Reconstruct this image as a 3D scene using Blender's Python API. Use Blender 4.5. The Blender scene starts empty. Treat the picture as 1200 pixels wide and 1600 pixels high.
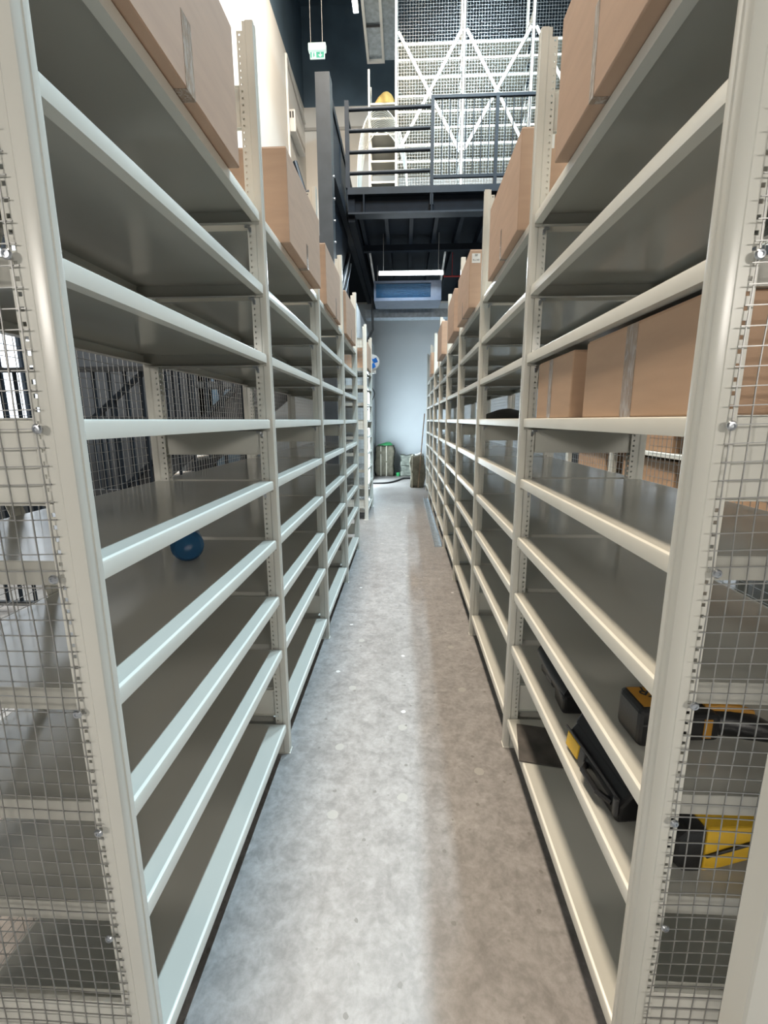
import bpy, bmesh, math, random
from mathutils import Vector, Matrix
random.seed(7)
SC = bpy.context.scene
COL = SC.collection
PI = math.pi

# ------------------------------------------------------------------ camera
cam_d = bpy.data.cameras.new('camera')
cam = bpy.data.objects.new('camera', cam_d); COL.objects.link(cam)
PITCH, YAW, ROLL = 0.1992, 0.0446, -0.0045
fw = Vector((-math.sin(YAW)*math.cos(PITCH), math.cos(YAW)*math.cos(PITCH), -math.sin(PITCH)))
rt0 = Vector((math.cos(YAW), math.sin(YAW), 0)); up0 = rt0.cross(fw)
rt = math.cos(ROLL)*rt0 + math.sin(ROLL)*up0
up = -math.sin(ROLL)*rt0 + math.cos(ROLL)*up0
cam.matrix_world = Matrix(((rt.x, up.x, -fw.x, 0.0), (rt.y, up.y, -fw.y, 0.0), (rt.z, up.z, -fw.z, 1.6092), (0, 0, 0, 1)))
cam_d.sensor_fit = 'HORIZONTAL'; cam_d.sensor_width = 36.0
cam_d.lens = 36.0*712.45/1200.0
cam_d.clip_start = 0.02; cam_d.clip_end = 100
SC.camera = cam

# ------------------------------------------------------------------ world, exposure
world = bpy.data.worlds.new('world'); SC.world = world
world.use_nodes = True
bg = world.node_tree.nodes['Background']
bg.inputs[0].default_value = (0.75, 0.85, 1.0, 1); bg.inputs[1].default_value = 0.3
SC.view_settings.view_transform = 'Standard'
SC.view_settings.look = 'None'
SC.view_settings.gamma = 1.0
SC.view_settings.use_curve_mapping = False
SC.view_settings.exposure = 0.4
SC.cycles.max_bounces = 6; SC.cycles.diffuse_bounces = 3; SC.cycles.glossy_bounces = 3; SC.cycles.transmission_bounces = 4

# high hung lamp rows, then an added wall wash and added fill lights: (x, y, z, width, length, watts, colour, tilt about y, tilt about x)
COOL = (0.66, 0.87, 1.0)
WARM = (1.0, 0.85, 0.68)
NEUTRAL = (1.0, 0.96, 0.90)
LAMPS = [(1.55, y, 10.2, 0.16, 1.5, 620, COOL, 0, 0) for y in (2.9, 5.6)] + \
        [(-0.85, y, 10.2, 0.8, 1.2, 325, WARM, 0, 0) for y in (0.9, 3.7, 6.5)] + \
        [(-1.0, 9.2, 10.2, 0.9, 1.2, 85, WARM, 40, 0)] + \
        [(x, -3.6, 2.7, 1.2, 0.5, 52, NEUTRAL, 0, 80) for x in (-2.6, 2.6)]  # unseen fill pair added to lift post ends and aisle faces

# ------------------------------------------------------------------ materials
def new_mat(name):
    m = bpy.data.materials.new(name); m.use_nodes = True
    nt = m.node_tree; b = nt.nodes['Principled BSDF']
    return m, nt, b

def mat(name, col, rough=0.5, metal=0.0, var=0.06, scale=8.0, bump=0.0, bscale=60.0, coat=0.0, stretch=None, rvar=0.0, spec=0.5):
    m, nt, b = new_mat(name)
    tc = nt.nodes.new('ShaderNodeTexCoord')
    mp = nt.nodes.new('ShaderNodeMapping'); nt.links.new(tc.outputs['Object'], mp.inputs['Vector'])
    if stretch: mp.inputs['Scale'].default_value = stretch
    n = nt.nodes.new('ShaderNodeTexNoise'); n.inputs['Scale'].default_value = scale; n.inputs['Detail'].default_value = 2
    nt.links.new(mp.outputs['Vector'], n.inputs['Vector'])
    r = nt.nodes.new('ShaderNodeValToRGB')
    r.color_ramp.elements[0].position = 0.3; r.color_ramp.elements[1].position = 0.7
    r.color_ramp.elements[0].color = tuple(c*(1-var) for c in col) + (1,)
    r.color_ramp.elements[1].color = tuple(min(1, c*(1+var)) for c in col) + (1,)
    nt.links.new(n.outputs['Fac'], r.inputs['Fac']); nt.links.new(r.outputs['Color'], b.inputs['Base Color'])
    b.inputs['Roughness'].default_value = rough; b.inputs['Metallic'].default_value = metal
    b.inputs['Specular IOR Level'].default_value = spec
    if coat:
        b.inputs['Coat Weight'].default_value = coat; b.inputs['Coat Roughness'].default_value = 0.12
    if rvar:
        mr = nt.nodes.new('ShaderNodeMapRange'); mr.inputs['To Min'].default_value = rough-rvar; mr.inputs['To Max'].default_value = rough+rvar
        nt.links.new(n.outputs['Fac'], mr.inputs['Value']); nt.links.new(mr.outputs['Result'], b.inputs['Roughness'])
    if bump:
        n2 = nt.nodes.new('ShaderNodeTexNoise'); n2.inputs['Scale'].default_value = bscale; n2.inputs['Detail'].default_value = 4
        nt.links.new(mp.outputs['Vector'], n2.inputs['Vector'])
        bp = nt.nodes.new('ShaderNodeBump'); bp.inputs['Strength'].default_value = bump; bp.inputs['Distance'].default_value = 0.01
        nt.links.new(n2.outputs['Fac'], bp.inputs['Height']); nt.links.new(bp.outputs['Normal'], b.inputs['Normal'])
    return m

def emit(name, col, s, base=1.0):
    m, nt, b = new_mat(name)
    b.inputs['Base Color'].default_value = tuple(c*base for c in col) + (1,)
    b.inputs['Emission Color'].default_value = col + (1,); b.inputs['Emission Strength'].default_value = s
    return m

def concrete():
    m, nt, b = new_mat('polished_concrete')
    L = nt.links.new; N = nt.nodes.new
    tc = N('ShaderNodeTexCoord')
    def noise(s, d, dist=0.0, sc=None):
        n = N('ShaderNodeTexNoise'); n.inputs['Scale'].default_value = s; n.inputs['Detail'].default_value = d
        n.inputs['Distortion'].default_value = dist; n.inputs['Roughness'].default_value = 0.65
        if sc:
            mp = N('ShaderNodeMapping'); mp.inputs['Scale'].default_value = sc
            L(tc.outputs['Object'], mp.inputs['Vector']); L(mp.outputs['Vector'], n.inputs['Vector'])
        else: L(tc.outputs['Object'], n.inputs['Vector'])
        return n
    def ramp(src, a, bb, ca, cb):
        r = N('ShaderNodeValToRGB'); r.color_ramp.elements[0].position = a; r.color_ramp.elements[1].position = bb
        r.color_ramp.elements[0].color = ca; r.color_ramp.elements[1].color = cb
        L(src, r.inputs['Fac']); return r
    def mix(kind, f, a, bb):
        x = N('ShaderNodeMix'); x.data_type = 'RGBA'; x.blend_type = kind
        if isinstance(f, float): x.inputs['Factor'].default_value = f
        else: L(f, x.inputs['Factor'])
        for s, v in ((6, a), (7, bb)):
            if isinstance(v, tuple): x.inputs[s].default_value = v
            else: L(v, x.inputs[s])
        return x.outputs[2]
    big = noise(1.8, 4, 0.3); fine = noise(42, 5, 0.4); mid = noise(13, 6, 0.5)
    base = ramp(big.outputs['Fac'], 0.3, 0.7, (0.25, 0.237, 0.229, 1), (0.315, 0.304, 0.296, 1)).outputs['Color']
    f1 = ramp(mid.outputs['Fac'], 0.34, 0.64, (0.72, 0.715, 0.71, 1), (1.06, 1.06, 1.06, 1)).outputs['Color']
    f2 = ramp(fine.outputs['Fac'], 0.34, 0.66, (0.80, 0.795, 0.79, 1), (1.04, 1.04, 1.04, 1)).outputs['Color']
    c = mix('MULTIPLY', 1.0, base, f1); c = mix('MULTIPLY', 1.0, c, f2)
    def spots(scale, rad, keep, col, c):
        v = N('ShaderNodeTexVoronoi'); v.voronoi_dimensions = '2D'; v.inputs['Scale'].default_value = scale
        wob = noise(60, 2); vm = N('ShaderNodeVectorMath'); vm.operation = 'MULTIPLY_ADD'
        vm.inputs[1].default_value = (0.012,)*3; L(wob.outputs['Color'], vm.inputs[0]); L(tc.outputs['Object'], vm.inputs[2])
        L(vm.outputs[0], v.inputs['Vector'])
        a = N('ShaderNodeMath'); a.operation = 'LESS_THAN'; a.inputs[1].default_value = rad; L(v.outputs['Distance'], a.inputs[0])
        sp = N('ShaderNodeSeparateColor'); L(v.outputs['Color'], sp.inputs[0])
        k = N('ShaderNodeMath'); k.operation = 'LESS_THAN'; k.inputs[1].default_value = keep; L(sp.outputs[0], k.inputs[0])
        mu = N('ShaderNodeMath'); mu.operation = 'MULTIPLY'; L(a.outputs[0], mu.inputs[0]); L(k.outputs[0], mu.inputs[1])
        return mix('MIX', mu.outputs[0], c, col)
    c = spots(6.5, 0.05, 0.33, (0.16, 0.15, 0.14, 1), c)
    c = spots(15, 0.065, 0.16, (0.20, 0.19, 0.18, 1), c)
    c = spots(3.1, 0.07, 0.14, (0.30, 0.29, 0.27, 1), c)
    c = spots(2.3, 0.03, 0.10, (0.52, 0.51, 0.50, 1), c)
    # hairline scratches
    s1 = noise(1.5, 2, 1.0, (1.0, 0.25, 1.0))
    w = N('ShaderNodeMath'); w.operation = 'PINGPONG'; w.inputs[1].default_value = 0.06; L(s1.outputs['Fac'], w.inputs[0])
    ls = N('ShaderNodeMath'); ls.operation = 'LESS_THAN'; ls.inputs[1].default_value = 0.00035; L(w.outputs[0], ls.inputs[0])
    gate = noise(2.0, 2); gt = N('ShaderNodeMath'); gt.operation = 'GREATER_THAN'; gt.inputs[1].default_value = 0.58; L(gate.outputs['Fac'], gt.inputs[0])
    mu = N('ShaderNodeMath'); mu.operation = 'MULTIPLY'; L(ls.outputs[0], mu.inputs[0]); L(gt.outputs[0], mu.inputs[1])
    c = mix('MIX', mu.outputs[0], c, (0.3, 0.285, 0.27, 1))
    L(c, b.inputs['Base Color'])
    rr = ramp(mid.outputs['Fac'], 0.3, 0.7, (0.42, 0.42, 0.42, 1), (0.6, 0.6, 0.6, 1)); L(rr.outputs['Color'], b.inputs['Roughness'])
    bp = N('ShaderNodeBump'); bp.inputs['Strength'].default_value = 0.08; bp.inputs['Distance'].default_value = 0.005
    L(fine.outputs['Fac'], bp.inputs['Height']); L(bp.outputs['Normal'], b.inputs['Normal'])
    b.inputs['Specular IOR Level'].default_value = 0.35
    return m

M = {
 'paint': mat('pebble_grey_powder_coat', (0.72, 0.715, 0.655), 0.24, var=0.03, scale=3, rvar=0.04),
 'deck': mat('pebble_grey_shaded', (0.47, 0.465, 0.42), 0.16, var=0.03, scale=3),  # same paint as the beams, darkened for the shade between shelves
 'wire': mat('galvanised_wire', (0.42, 0.42, 0.41), 0.4, 0.7, var=0.12, scale=30),
 'zinc': mat('zinc_screw', (0.55, 0.58, 0.62), 0.32, 1.0, var=0.1, scale=40),
 'galv': mat('galvanised_sheet', (0.42, 0.48, 0.53), 0.38, 0.8, var=0.18, scale=14),
 'card': mat('cardboard', (0.52, 0.355, 0.255), 0.75, var=0.05, scale=5, bump=0.04, bscale=120, stretch=(1, 1, 6)),
 'card2': mat('cardboard_dark', (0.54, 0.36, 0.24), 0.78, var=0.05, scale=5, bump=0.04, bscale=120, stretch=(1, 1, 6)),
 'slit': mat('cardboard_slot', (0.10, 0.065, 0.045), 0.9),
 'floor': concrete(),
 'white_wall': mat('white_wall_paint', (0.70, 0.685, 0.65), 0.6, var=0.03, scale=1.2, bump=0.02),
 'cool_wall': mat('pale_wall_paint', (0.66, 0.71, 0.74), 0.6, var=0.05, scale=0.9, bump=0.02),
 'black_wall': mat('black_wall_paint', (0.085, 0.135, 0.185), 0.7, var=0.15, scale=1.5),
 'dark_wall': mat('charcoal_wall_paint', (0.032, 0.033, 0.034), 0.6, var=0.12, scale=1.5),
 'black_steel': mat('black_painted_steel', (0.010, 0.015, 0.022), 0.5, var=0.2, scale=6, spec=0.25),
 'deep_black': mat('shaded_black_steel', (0.005, 0.008, 0.013), 0.6, var=0.2, scale=6, spec=0.12),  # black steel darkened further, shade under the mezzanine put into its colour
 'ac_case': mat('blue_grey_sheet', (0.10, 0.125, 0.18), 0.4, 0.0, var=0.1, scale=10),
 'grey_steel': mat('charcoal_painted_steel', (0.045, 0.05, 0.055), 0.45, var=0.15, scale=6),
 'black_plastic': mat('black_plastic', (0.012, 0.012, 0.013), 0.38, var=0.2, scale=20, bump=0.06, bscale=200),
 'grey_plastic': mat('dark_grey_plastic', (0.05, 0.05, 0.052), 0.45, var=0.1, scale=20),
 'yellow': mat('yellow_plastic', (0.75, 0.46, 0.03), 0.45, var=0.06, scale=20),
 'amber': mat('amber_sticker', (0.42, 0.20, 0.02), 0.5, var=0.1, scale=20),
 'rubber': mat('worn_dark_rubber_mat', (0.075, 0.067, 0.06), 0.7, var=0.45, scale=9, bump=0.1),
 'canvas': mat('olive_canvas', (0.145, 0.135, 0.10), 0.85, var=0.2, scale=12, bump=0.25, bscale=30),
 'canvas2': mat('grey_green_canvas', (0.20, 0.22, 0.19), 0.85, var=0.25, scale=12, bump=0.25, bscale=30),
 'strap': mat('pale_webbing_strap', (0.48, 0.46, 0.38), 0.8, var=0.1),
 'white_plastic': mat('white_plastic', (0.78, 0.78, 0.76), 0.4, var=0.03),
 'paper': mat('white_label_paper', (0.82, 0.82, 0.80), 0.6, var=0.02),
 'ink': mat('black_print', (0.02, 0.02, 0.02), 0.6),
 'blue': mat('blue_plastic', (0.02, 0.22, 0.80), 0.4, var=0.08),
 'coil': mat('blue_cooling_fins', (0.02, 0.12, 0.26), 0.4, 0.0, var=0.15, scale=20),
 'hose': mat('black_rubber_hose', (0.015, 0.015, 0.016), 0.5),
 'yellow_cloth': mat('yellow_sack', (0.72, 0.50, 0.16), 0.8, var=0.12, bump=0.2),
 'green': mat('green_plastic', (0.05, 0.42, 0.14), 0.4),
 'wood': mat('worn_wood_pole', (0.20, 0.13, 0.08), 0.6, var=0.2),
 'red': mat('red_pipe_paint', (0.35, 0.03, 0.03), 0.5),
 'beige_grey': mat('shutter_paint', (0.42, 0.40, 0.37), 0.5, var=0.05),
 'tube': emit('lit_tube', (0.88, 0.96, 1.0), 7.0),
 'lamp_cool': emit('lit_batten', COOL, 10.0),
 'lamp_warm': emit('lit_panel', WARM, 6.0),
 'daylight': emit('daylight_pane', (0.86, 0.92, 1.0), 1.0)
 ,'dim_daylight': emit('dim_daylight_pane', (0.86, 0.92, 1.0), 0.45),
 'door_glow': emit('added_door_glow', (0.80, 0.93, 1.0), 12.0),
 'sign_white': emit('backlit_sign_white', (0.80, 1.0, 0.92), 0.62, 0.15),
 'sign_green': emit('backlit_sign_green', (0.0, 0.55, 0.33), 0.5, 0.15),
}
for k_ in ('lamp_cool', 'lamp_warm', 'sign_white', 'sign_green'): M[k_].cycles.emission_sampling = 'NONE'
def clear_tape():
    m, nt, b = new_mat('clear_packing_tape')
    n = nt.nodes.new('ShaderNodeTexNoise'); n.inputs['Scale'].default_value = 26; n.inputs['Detail'].default_value = 6; n.inputs['Distortion'].default_value = 1.5
    tc = nt.nodes.new('ShaderNodeTexCoord'); mp = nt.nodes.new('ShaderNodeMapping'); mp.inputs['Scale'].default_value = (3, 3, 0.6)
    nt.links.new(tc.outputs['Object'], mp.inputs['Vector']); nt.links.new(mp.outputs['Vector'], n.inputs['Vector'])
    r = nt.nodes.new('ShaderNodeValToRGB'); r.color_ramp.elements[0].position = 0.45; r.color_ramp.elements[1].position = 0.72
    r.color_ramp.elements[0].color = (0.34, 0.25, 0.185, 1); r.color_ramp.elements[1].color = (0.58, 0.52, 0.47, 1)
    nt.links.new(n.outputs['Fac'], r.inputs['Fac']); nt.links.new(r.outputs['Color'], b.inputs['Base Color'])
    b.inputs['Roughness'].default_value = 0.16
    bp = nt.nodes.new('ShaderNodeBump'); bp.inputs['Strength'].default_value = 0.5; bp.inputs['Distance'].default_value = 0.01
    nt.links.new(n.outputs['Fac'], bp.inputs['Height']); nt.links.new(bp.outputs['Normal'], b.inputs['Normal'])
    return m
M['tape'] = clear_tape()
def bottle_mat():
    m, nt, b = new_mat('clear_blue_bottle')
    b.inputs['Base Color'].default_value = (0.05, 0.17, 0.34, 1); b.inputs['Roughness'].default_value = 0.08
    b.inputs['Transmission Weight'].default_value = 0.45; b.inputs['IOR'].default_value = 1.2
    n = nt.nodes.new('ShaderNodeTexNoise'); n.inputs['Scale'].default_value = 12
    bp = nt.nodes.new('ShaderNodeBump'); bp.inputs['Strength'].default_value = 0.1
    nt.links.new(n.outputs['Fac'], bp.inputs['Height']); nt.links.new(bp.outputs['Normal'], b.inputs['Normal'])
    return m
M['bottle'] = bottle_mat()

# ------------------------------------------------------------------ mesh helpers
class MB:
    def __init__(s): s.v = []; s.f = []
    def box(s, x0, x1, y0, y1, z0, z1):
        if x0 > x1: x0, x1 = x1, x0
        if y0 > y1: y0, y1 = y1, y0
        if z0 > z1: z0, z1 = z1, z0
        i = len(s.v)
        s.v += [(x0,y0,z0),(x1,y0,z0),(x1,y1,z0),(x0,y1,z0),(x0,y0,z1),(x1,y0,z1),(x1,y1,z1),(x0,y1,z1)]
        s.f += [tuple(i+k for k in q) for q in ((0,3,2,1),(4,5,6,7),(0,1,5,4),(1,2,6,5),(2,3,7,6),(3,0,4,7))]
        return s
    def bar(s, a, b, w, h, upv=(0,0,1)):
        a = Vector(a); b = Vector(b); d = (b-a).normalized()
        u = Vector(upv)
        r = d.cross(u)
        if r.length < 1e-5: r = d.cross(Vector((1,0,0)))
        r.normalize(); u = r.cross(d)
        i = len(s.v)
        for p in (a, b):
            for sx, sz in ((-1,-1),(1,-1),(1,1),(-1,1)):
                q = p + r*(sx*w/2) + u*(sz*h/2); s.v.append(tuple(q))
        s.f += [tuple(i+k for k in q) for q in ((0,1,2,3),(7,6,5,4),(0,4,5,1),(1,5,6,2),(2,6,7,3),(3,7,4,0))]
        return s
    def tube(s, pts, rad, n=8, cap=True):
        pts = [Vector(p) for p in pts]; rings = []
        ref = None
        for k, p in enumerate(pts):
            d = (pts[min(k+1, len(pts)-1)] - pts[max(k-1, 0)]).normalized()
            if ref is None:
                ref = d.cross(Vector((0,0,1)))
                if ref.length < 0.1: ref = d.cross(Vector((1,0,0)))
            r = (ref - d*ref.dot(d)).normalized(); u = r.cross(d); ref = r
            rr = rad[k] if isinstance(rad, (list, tuple)) else rad
            i = len(s.v)
            for j in range(n):
                a = 2*PI*(j+0.5)/n; s.v.append(tuple(p + r*(math.cos(a)*rr) + u*(math.sin(a)*rr)))
            rings.append(i)
        for a, b in zip(rings, rings[1:]):
            for j in range(n): s.f.append((a+j, a+(j+1)%n, b+(j+1)%n, b+j))
        if cap:
            s.f.append(tuple(rings[0]+j for j in reversed(range(n)))); s.f.append(tuple(rings[-1]+j for j in range(n)))
        return s
    def prism(s, prof, fn, t0, t1):
        """closed profile [(a,b)] swept from t0 to t1 with fn(a,b,t)->xyz"""
        i = len(s.v); n = len(prof)
        for t in (t0, t1):
            for a, b in prof: s.v.append(tuple(fn(a, b, t)))
        for j in range(n): s.f.append((i+j, i+(j+1)%n, i+n+(j+1)%n, i+n+j))
        s.f.append(tuple(i+j for j in reversed(range(n)))); s.f.append(tuple(i+n+j for j in range(n)))
        return s
    def lathe(s, prof, c=(0,0,0), n=20, axis='z'):
        i = len(s.v)
        for r, h in prof:
            for j in range(n):
                a = 2*PI*j/n; x, y = r*math.cos(a), r*math.sin(a)
                p = (x, y, h) if axis == 'z' else ((h, x, y) if axis == 'x' else (x, h, y))
                s.v.append((c[0]+p[0], c[1]+p[1], c[2]+p[2]))
        for k in range(len(prof)-1):
            for j in range(n): s.f.append((i+k*n+j, i+k*n+(j+1)%n, i+(k+1)*n+(j+1)%n, i+(k+1)*n+j))
        s.f.append(tuple(i+j for j in range(n))); s.f.append(tuple(i+(len(prof)-1)*n+j for j in range(n)))
        return s
    def mesh(s, name, m, smooth=False, bevel=0, bseg=2):
        me = bpy.data.meshes.new(name)
        bm = bmesh.new()
        vs = [bm.verts.new(v) for v in s.v]
        for f in s.f:
            try: bm.faces.new([vs[k] for k in f])
            except ValueError: pass
        if bevel:
            bmesh.ops.recalc_face_normals(bm, faces=bm.faces)
            bmesh.ops.bevel(bm, geom=list(bm.edges), offset=bevel, segments=bseg, profile=0.5, affect='EDGES', clamp_overlap=True)
        bmesh.ops.recalc_face_normals(bm, faces=bm.faces)
        bm.to_mesh(me); bm.free()
        me.materials.append(M[m])
        if smooth:
            me.shade_smooth()
            me.set_sharp_from_angle(angle=math.radians(35))
        return me
    def build(s, name, m, parent=None, loc=(0,0,0), smooth=False, bevel=0, bseg=2):
        return ob(name, s.mesh(name, m, smooth, bevel, bseg), parent, loc)

def ob(name, me, parent=None, loc=(0,0,0), rot=None):
    o = bpy.data.objects.new(name, me); COL.objects.link(o)
    o.location = loc
    if rot: o.rotation_euler = rot
    if parent: o.parent = parent
    return o
def tag(o, label=None, cat=None, group=None, kind=None):
    if label: o['label'] = label
    if cat: o['category'] = cat
    if group: o['group'] = group
    if kind: o['kind'] = kind
    return o
def thing(name, label, cat, loc=(0,0,0), rz=0.0, group=None):
    o = ob(name, None, None, loc, (0, 0, rz)); o.empty_display_size = 0.1
    return tag(o, label, cat, group)
def struct(o): o['kind'] = 'structure'; return o
def text_mesh(name, body, size, m, depth=0.0004):
    cu = bpy.data.curves.new(name, 'FONT'); cu.body = body; cu.size = size; cu.extrude = depth; cu.align_x = 'CENTER'; cu.align_y = 'CENTER'
    o = bpy.data.objects.new(name, cu); COL.objects.link(o)
    dg = bpy.context.evaluated_depsgraph_get()
    me = bpy.data.meshes.new_from_object(o.evaluated_get(dg)); me.name = name
    bpy.data.objects.remove(o); bpy.data.curves.remove(cu)
    me.materials.clear(); me.materials.append(M[m])
    return me
_cache = {}
def cached(key, fn):
    if key not in _cache: _cache[key] = fn()
    return _cache[key]

# ------------------------------------------------------------------ structure
BW = 13.9          # back wall
XW = -2.7          # upper left wall
CEIL = 12.0
struct(MB().box(-5.1, 5.1, -5.1, 14.2, -0.15, 0.0).build('floor', 'floor'))
struct(MB().box(-5.3, 5.3, -5.3, 14.2, CEIL, CEIL+0.15).build('ceiling', 'black_wall'))
wb = struct(MB().box(XW-0.2, 5.2, BW, BW+0.2, 0, 4.85).build('wall_back', 'cool_wall'))
MB().box(XW-0.2, 5.2, BW-0.004, BW+0.2, 4.85, 9.75).build('upper_wall', 'white_wall', wb)
MB().box(XW-0.2, 5.2, BW-0.002, BW+0.2, 9.75, CEIL).build('black_upper_wall', 'black_wall', wb)
MB().box(XW, -0.9, BW-0.03, BW-0.004, 9.2, 9.27).build('wall_rail', 'beige_grey', wb)
wl = struct(MB().box(XW-0.2, XW, 6.5, BW, 0, 9.75).build('wall_left', 'white_wall'))
MB().box(XW, XW+0.004, 6.5, BW-0.005, 0, 5.0).build('black_lower_wall', 'black_wall', wl)
MB().box(XW-0.2, XW-0.002, 6.5, BW, 9.75, CEIL).build('black_upper_wall', 'black_wall', wl)
wo = struct(MB().box(-5.2, -5.0, -5.2, 6.7, 0, CEIL).build('wall_outer_left', 'dark_wall'))
wj = struct(MB().box(-5.2, XW, 6.5, 6.7, 0, 3.4).build('wall_stair_side', 'dark_wall'))
MB().box(-5.2, XW, 6.502, 6.7, 3.4, CEIL).build('upper_wall', 'white_wall', wj)
struct(MB().box(5.0, 5.2, -5.2, BW, 0, CEIL).build('wall_right', 'dark_wall'))
struct(MB().box(-5.2, 5.2, -5.3, -5.1, 0, CEIL).build('wall_front', 'dark_wall'))
# partition room beneath the mezzanine
wp = struct(MB().box(-1.02, -0.88, 8.62, BW-0.005, 0, 3.62).build('wall_partition', 'cool_wall'))
MB().box(XW+0.005, -1.02, 8.62, 8.74, 0, 3.62).build('end_wall', 'cool_wall', wp)
MB().box(XW+0.005, -0.88, 8.62, BW-0.005, 3.62, 3.70).build('roof_slab', 'cool_wall', wp)
struct(MB().box(-0.88, -0.868, 8.62, BW-0.01, 0, 0.09).build('baseboard_partition', 'white_plastic'))

def window(name, x, ys, zs, nx, frame='black_steel', sgn=1, glass='daylight'):
    w = struct(MB().box(x, x+0.02*sgn, ys[0]-0.06, ys[1]+0.06, zs[0]-0.06, zs[1]+0.06).build(name, frame))
    n = nx; dy = (ys[1]-ys[0])/n
    for k in range(n):
        MB().box(x+0.02*sgn, x+0.03*sgn, ys[0]+k*dy+0.02, ys[0]+(k+1)*dy-0.02, zs[0], zs[1]).build('pane', glass, w)
    for k in range(1, n):
        MB().box(x+0.02*sgn, x+0.07*sgn, ys[0]+k*dy-0.02, ys[0]+k*dy+0.02, zs[0], zs[1]).build('mullion', frame, w)
    return w
window('window_1', -5.0, (4.2, 6.3), (1.1, 4.4), 6)
window('window_2', 5.0, (6.5, 12.5), (0.5, 2.6), 8, sgn=-1, glass='dim_daylight')

# ------------------------------------------------------------------ shelving
POSTP = [(0.0,-0.0165),(0.0015,-0.0200),(0.0055,-0.0215),(0.026,-0.0215),(0.031,-0.0175),(0.041,-0.0175),
         (0.041,0.0175),(0.031,0.0175),(0.026,0.0215),(0.0055,0.0215),(0.0015,0.0200),(0.0,0.0165),
         (0.0,0.0045),(0.0018,0.0030),(0.0018,-0.0030),(0.0,-0.0045)]
DEPTH = 0.54
def beam_profile(u0, dirn):
    p = [(0.0,-0.0365),(0.0,-0.0065),(0.0018,-0.0020),(0.0062,0.0),(0.0095,0.0),(0.0095,-0.0016),(0.0066,-0.0018),(0.0030,-0.0045),(0.0024,-0.0342),(0.030,-0.0342),(0.030,-0.0365)]
    return [(u0+dirn*a, b) for a, b in p]

def post_mesh(s, rear, H):
    def f():
        m = MB(); g = (lambda u: s*(DEPTH-u)) if rear else (lambda u: s*u)
        m.prism(POSTP, lambda a, b, t: (g(a), b, t), 0.004, H)
        m.box(g(-0.002), g(0.082), -0.024, 0.024, 0.0, 0.004)
        return m.mesh('post', 'paint', smooth=True)
    return cached(('post', s, rear, H), f)
def flange_mesh(s, rear, H, detail):
    def f():
        m = MB(); g = (lambda u: s*(DEPTH-u)) if rear else (lambda u: s*u)
        top = H-0.03; pitch = 0.0223; hs = 0.0036
        for v in (-0.0165, 0.0165):
            y0, y1 = v-0.001, v+0.001
            if not detail:
                m.box(g(0.041), g(0.063), y0, y1, 0.004, top); continue
            m.box(g(0.041), g(0.0485), y0, y1, 0.004, top); m.box(g(0.0555), g(0.063), y0, y1, 0.004, top)
            z = 0.004; k = 0
            while z < top-0.001:
                z1 = min(top, z+pitch-2*hs)
                m.box(g(0.0485), g(0.0555), y0, y1, z, z1); z = z1+2*hs; k += 1
        m.box(g(0.041), g(0.043), -0.0165, 0.0165, 0.004, top)
        return m.mesh('perforated_flange', 'paint')
    return cached(('flange', s, rear, H, detail), f)
def shelf_mesh(s, L):
    def f():
        m = MB(); y0, y1 = 0.028, L-0.028
        m.box(s*0.0195, s*(DEPTH-0.0195), y0, y1, -0.0016, 0.0)
        for ya, yb in ((y0, y0+0.0016), (y1-0.0016, y1)):
            m.box(s*0.0125, s*(DEPTH-0.0125), ya, yb, -0.048, -0.002)
        m.box(s*0.04, s*(DEPTH-0.04), y0+0.0016, y0+0.022, -0.048, -0.0464)
        m.box(s*0.04, s*(DEPTH-0.04), y1-0.022, y1-0.0016, -0.048, -0.0464)
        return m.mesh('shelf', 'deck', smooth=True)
    return cached(('shelf', s, L), f)
def beam_mesh(s, L, rear):
    def f():
        m = MB(); y0, y1 = 0.028, L-0.028
        m.prism(beam_profile(DEPTH-0.010, -1) if rear else beam_profile(0.010, 1), lambda a, b, t: (s*a, t, b), y0, y1)
        return m.mesh('beam', 'paint', smooth=True)
    return cached(('beam', s, L, rear), f)
def clip_mesh(s):
    def f():
        m = MB(); m.box(s*0.050, s*0.072, -0.006, 0.002, -0.056, -0.022)
        m.prism([(0.046,-0.056),(0.060,-0.056),(0.052,-0.074),(0.046,-0.074)], lambda a, b, t: (s*a, t, b), -0.006, 0.002)
        return m.mesh('clip', 'zinc')
    return cached(('clip', s), f)
def plate_mesh(s, z0, z1):
    def f():
        m = MB(); m.box(s*0.050, s*(DEPTH-0.050), -0.0035, 0.0035, z0, z1)
        m.box(s*0.050, s*(DEPTH-0.050), -0.011, 0.011, z1-0.002, z1)
        m.box(s*0.050, s*(DEPTH-0.050), -0.011, 0.011, z0, z0+0.002)
        return m.mesh('tie_plate', 'paint')
    return cached(('plate', s, z0, z1), f)
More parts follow.
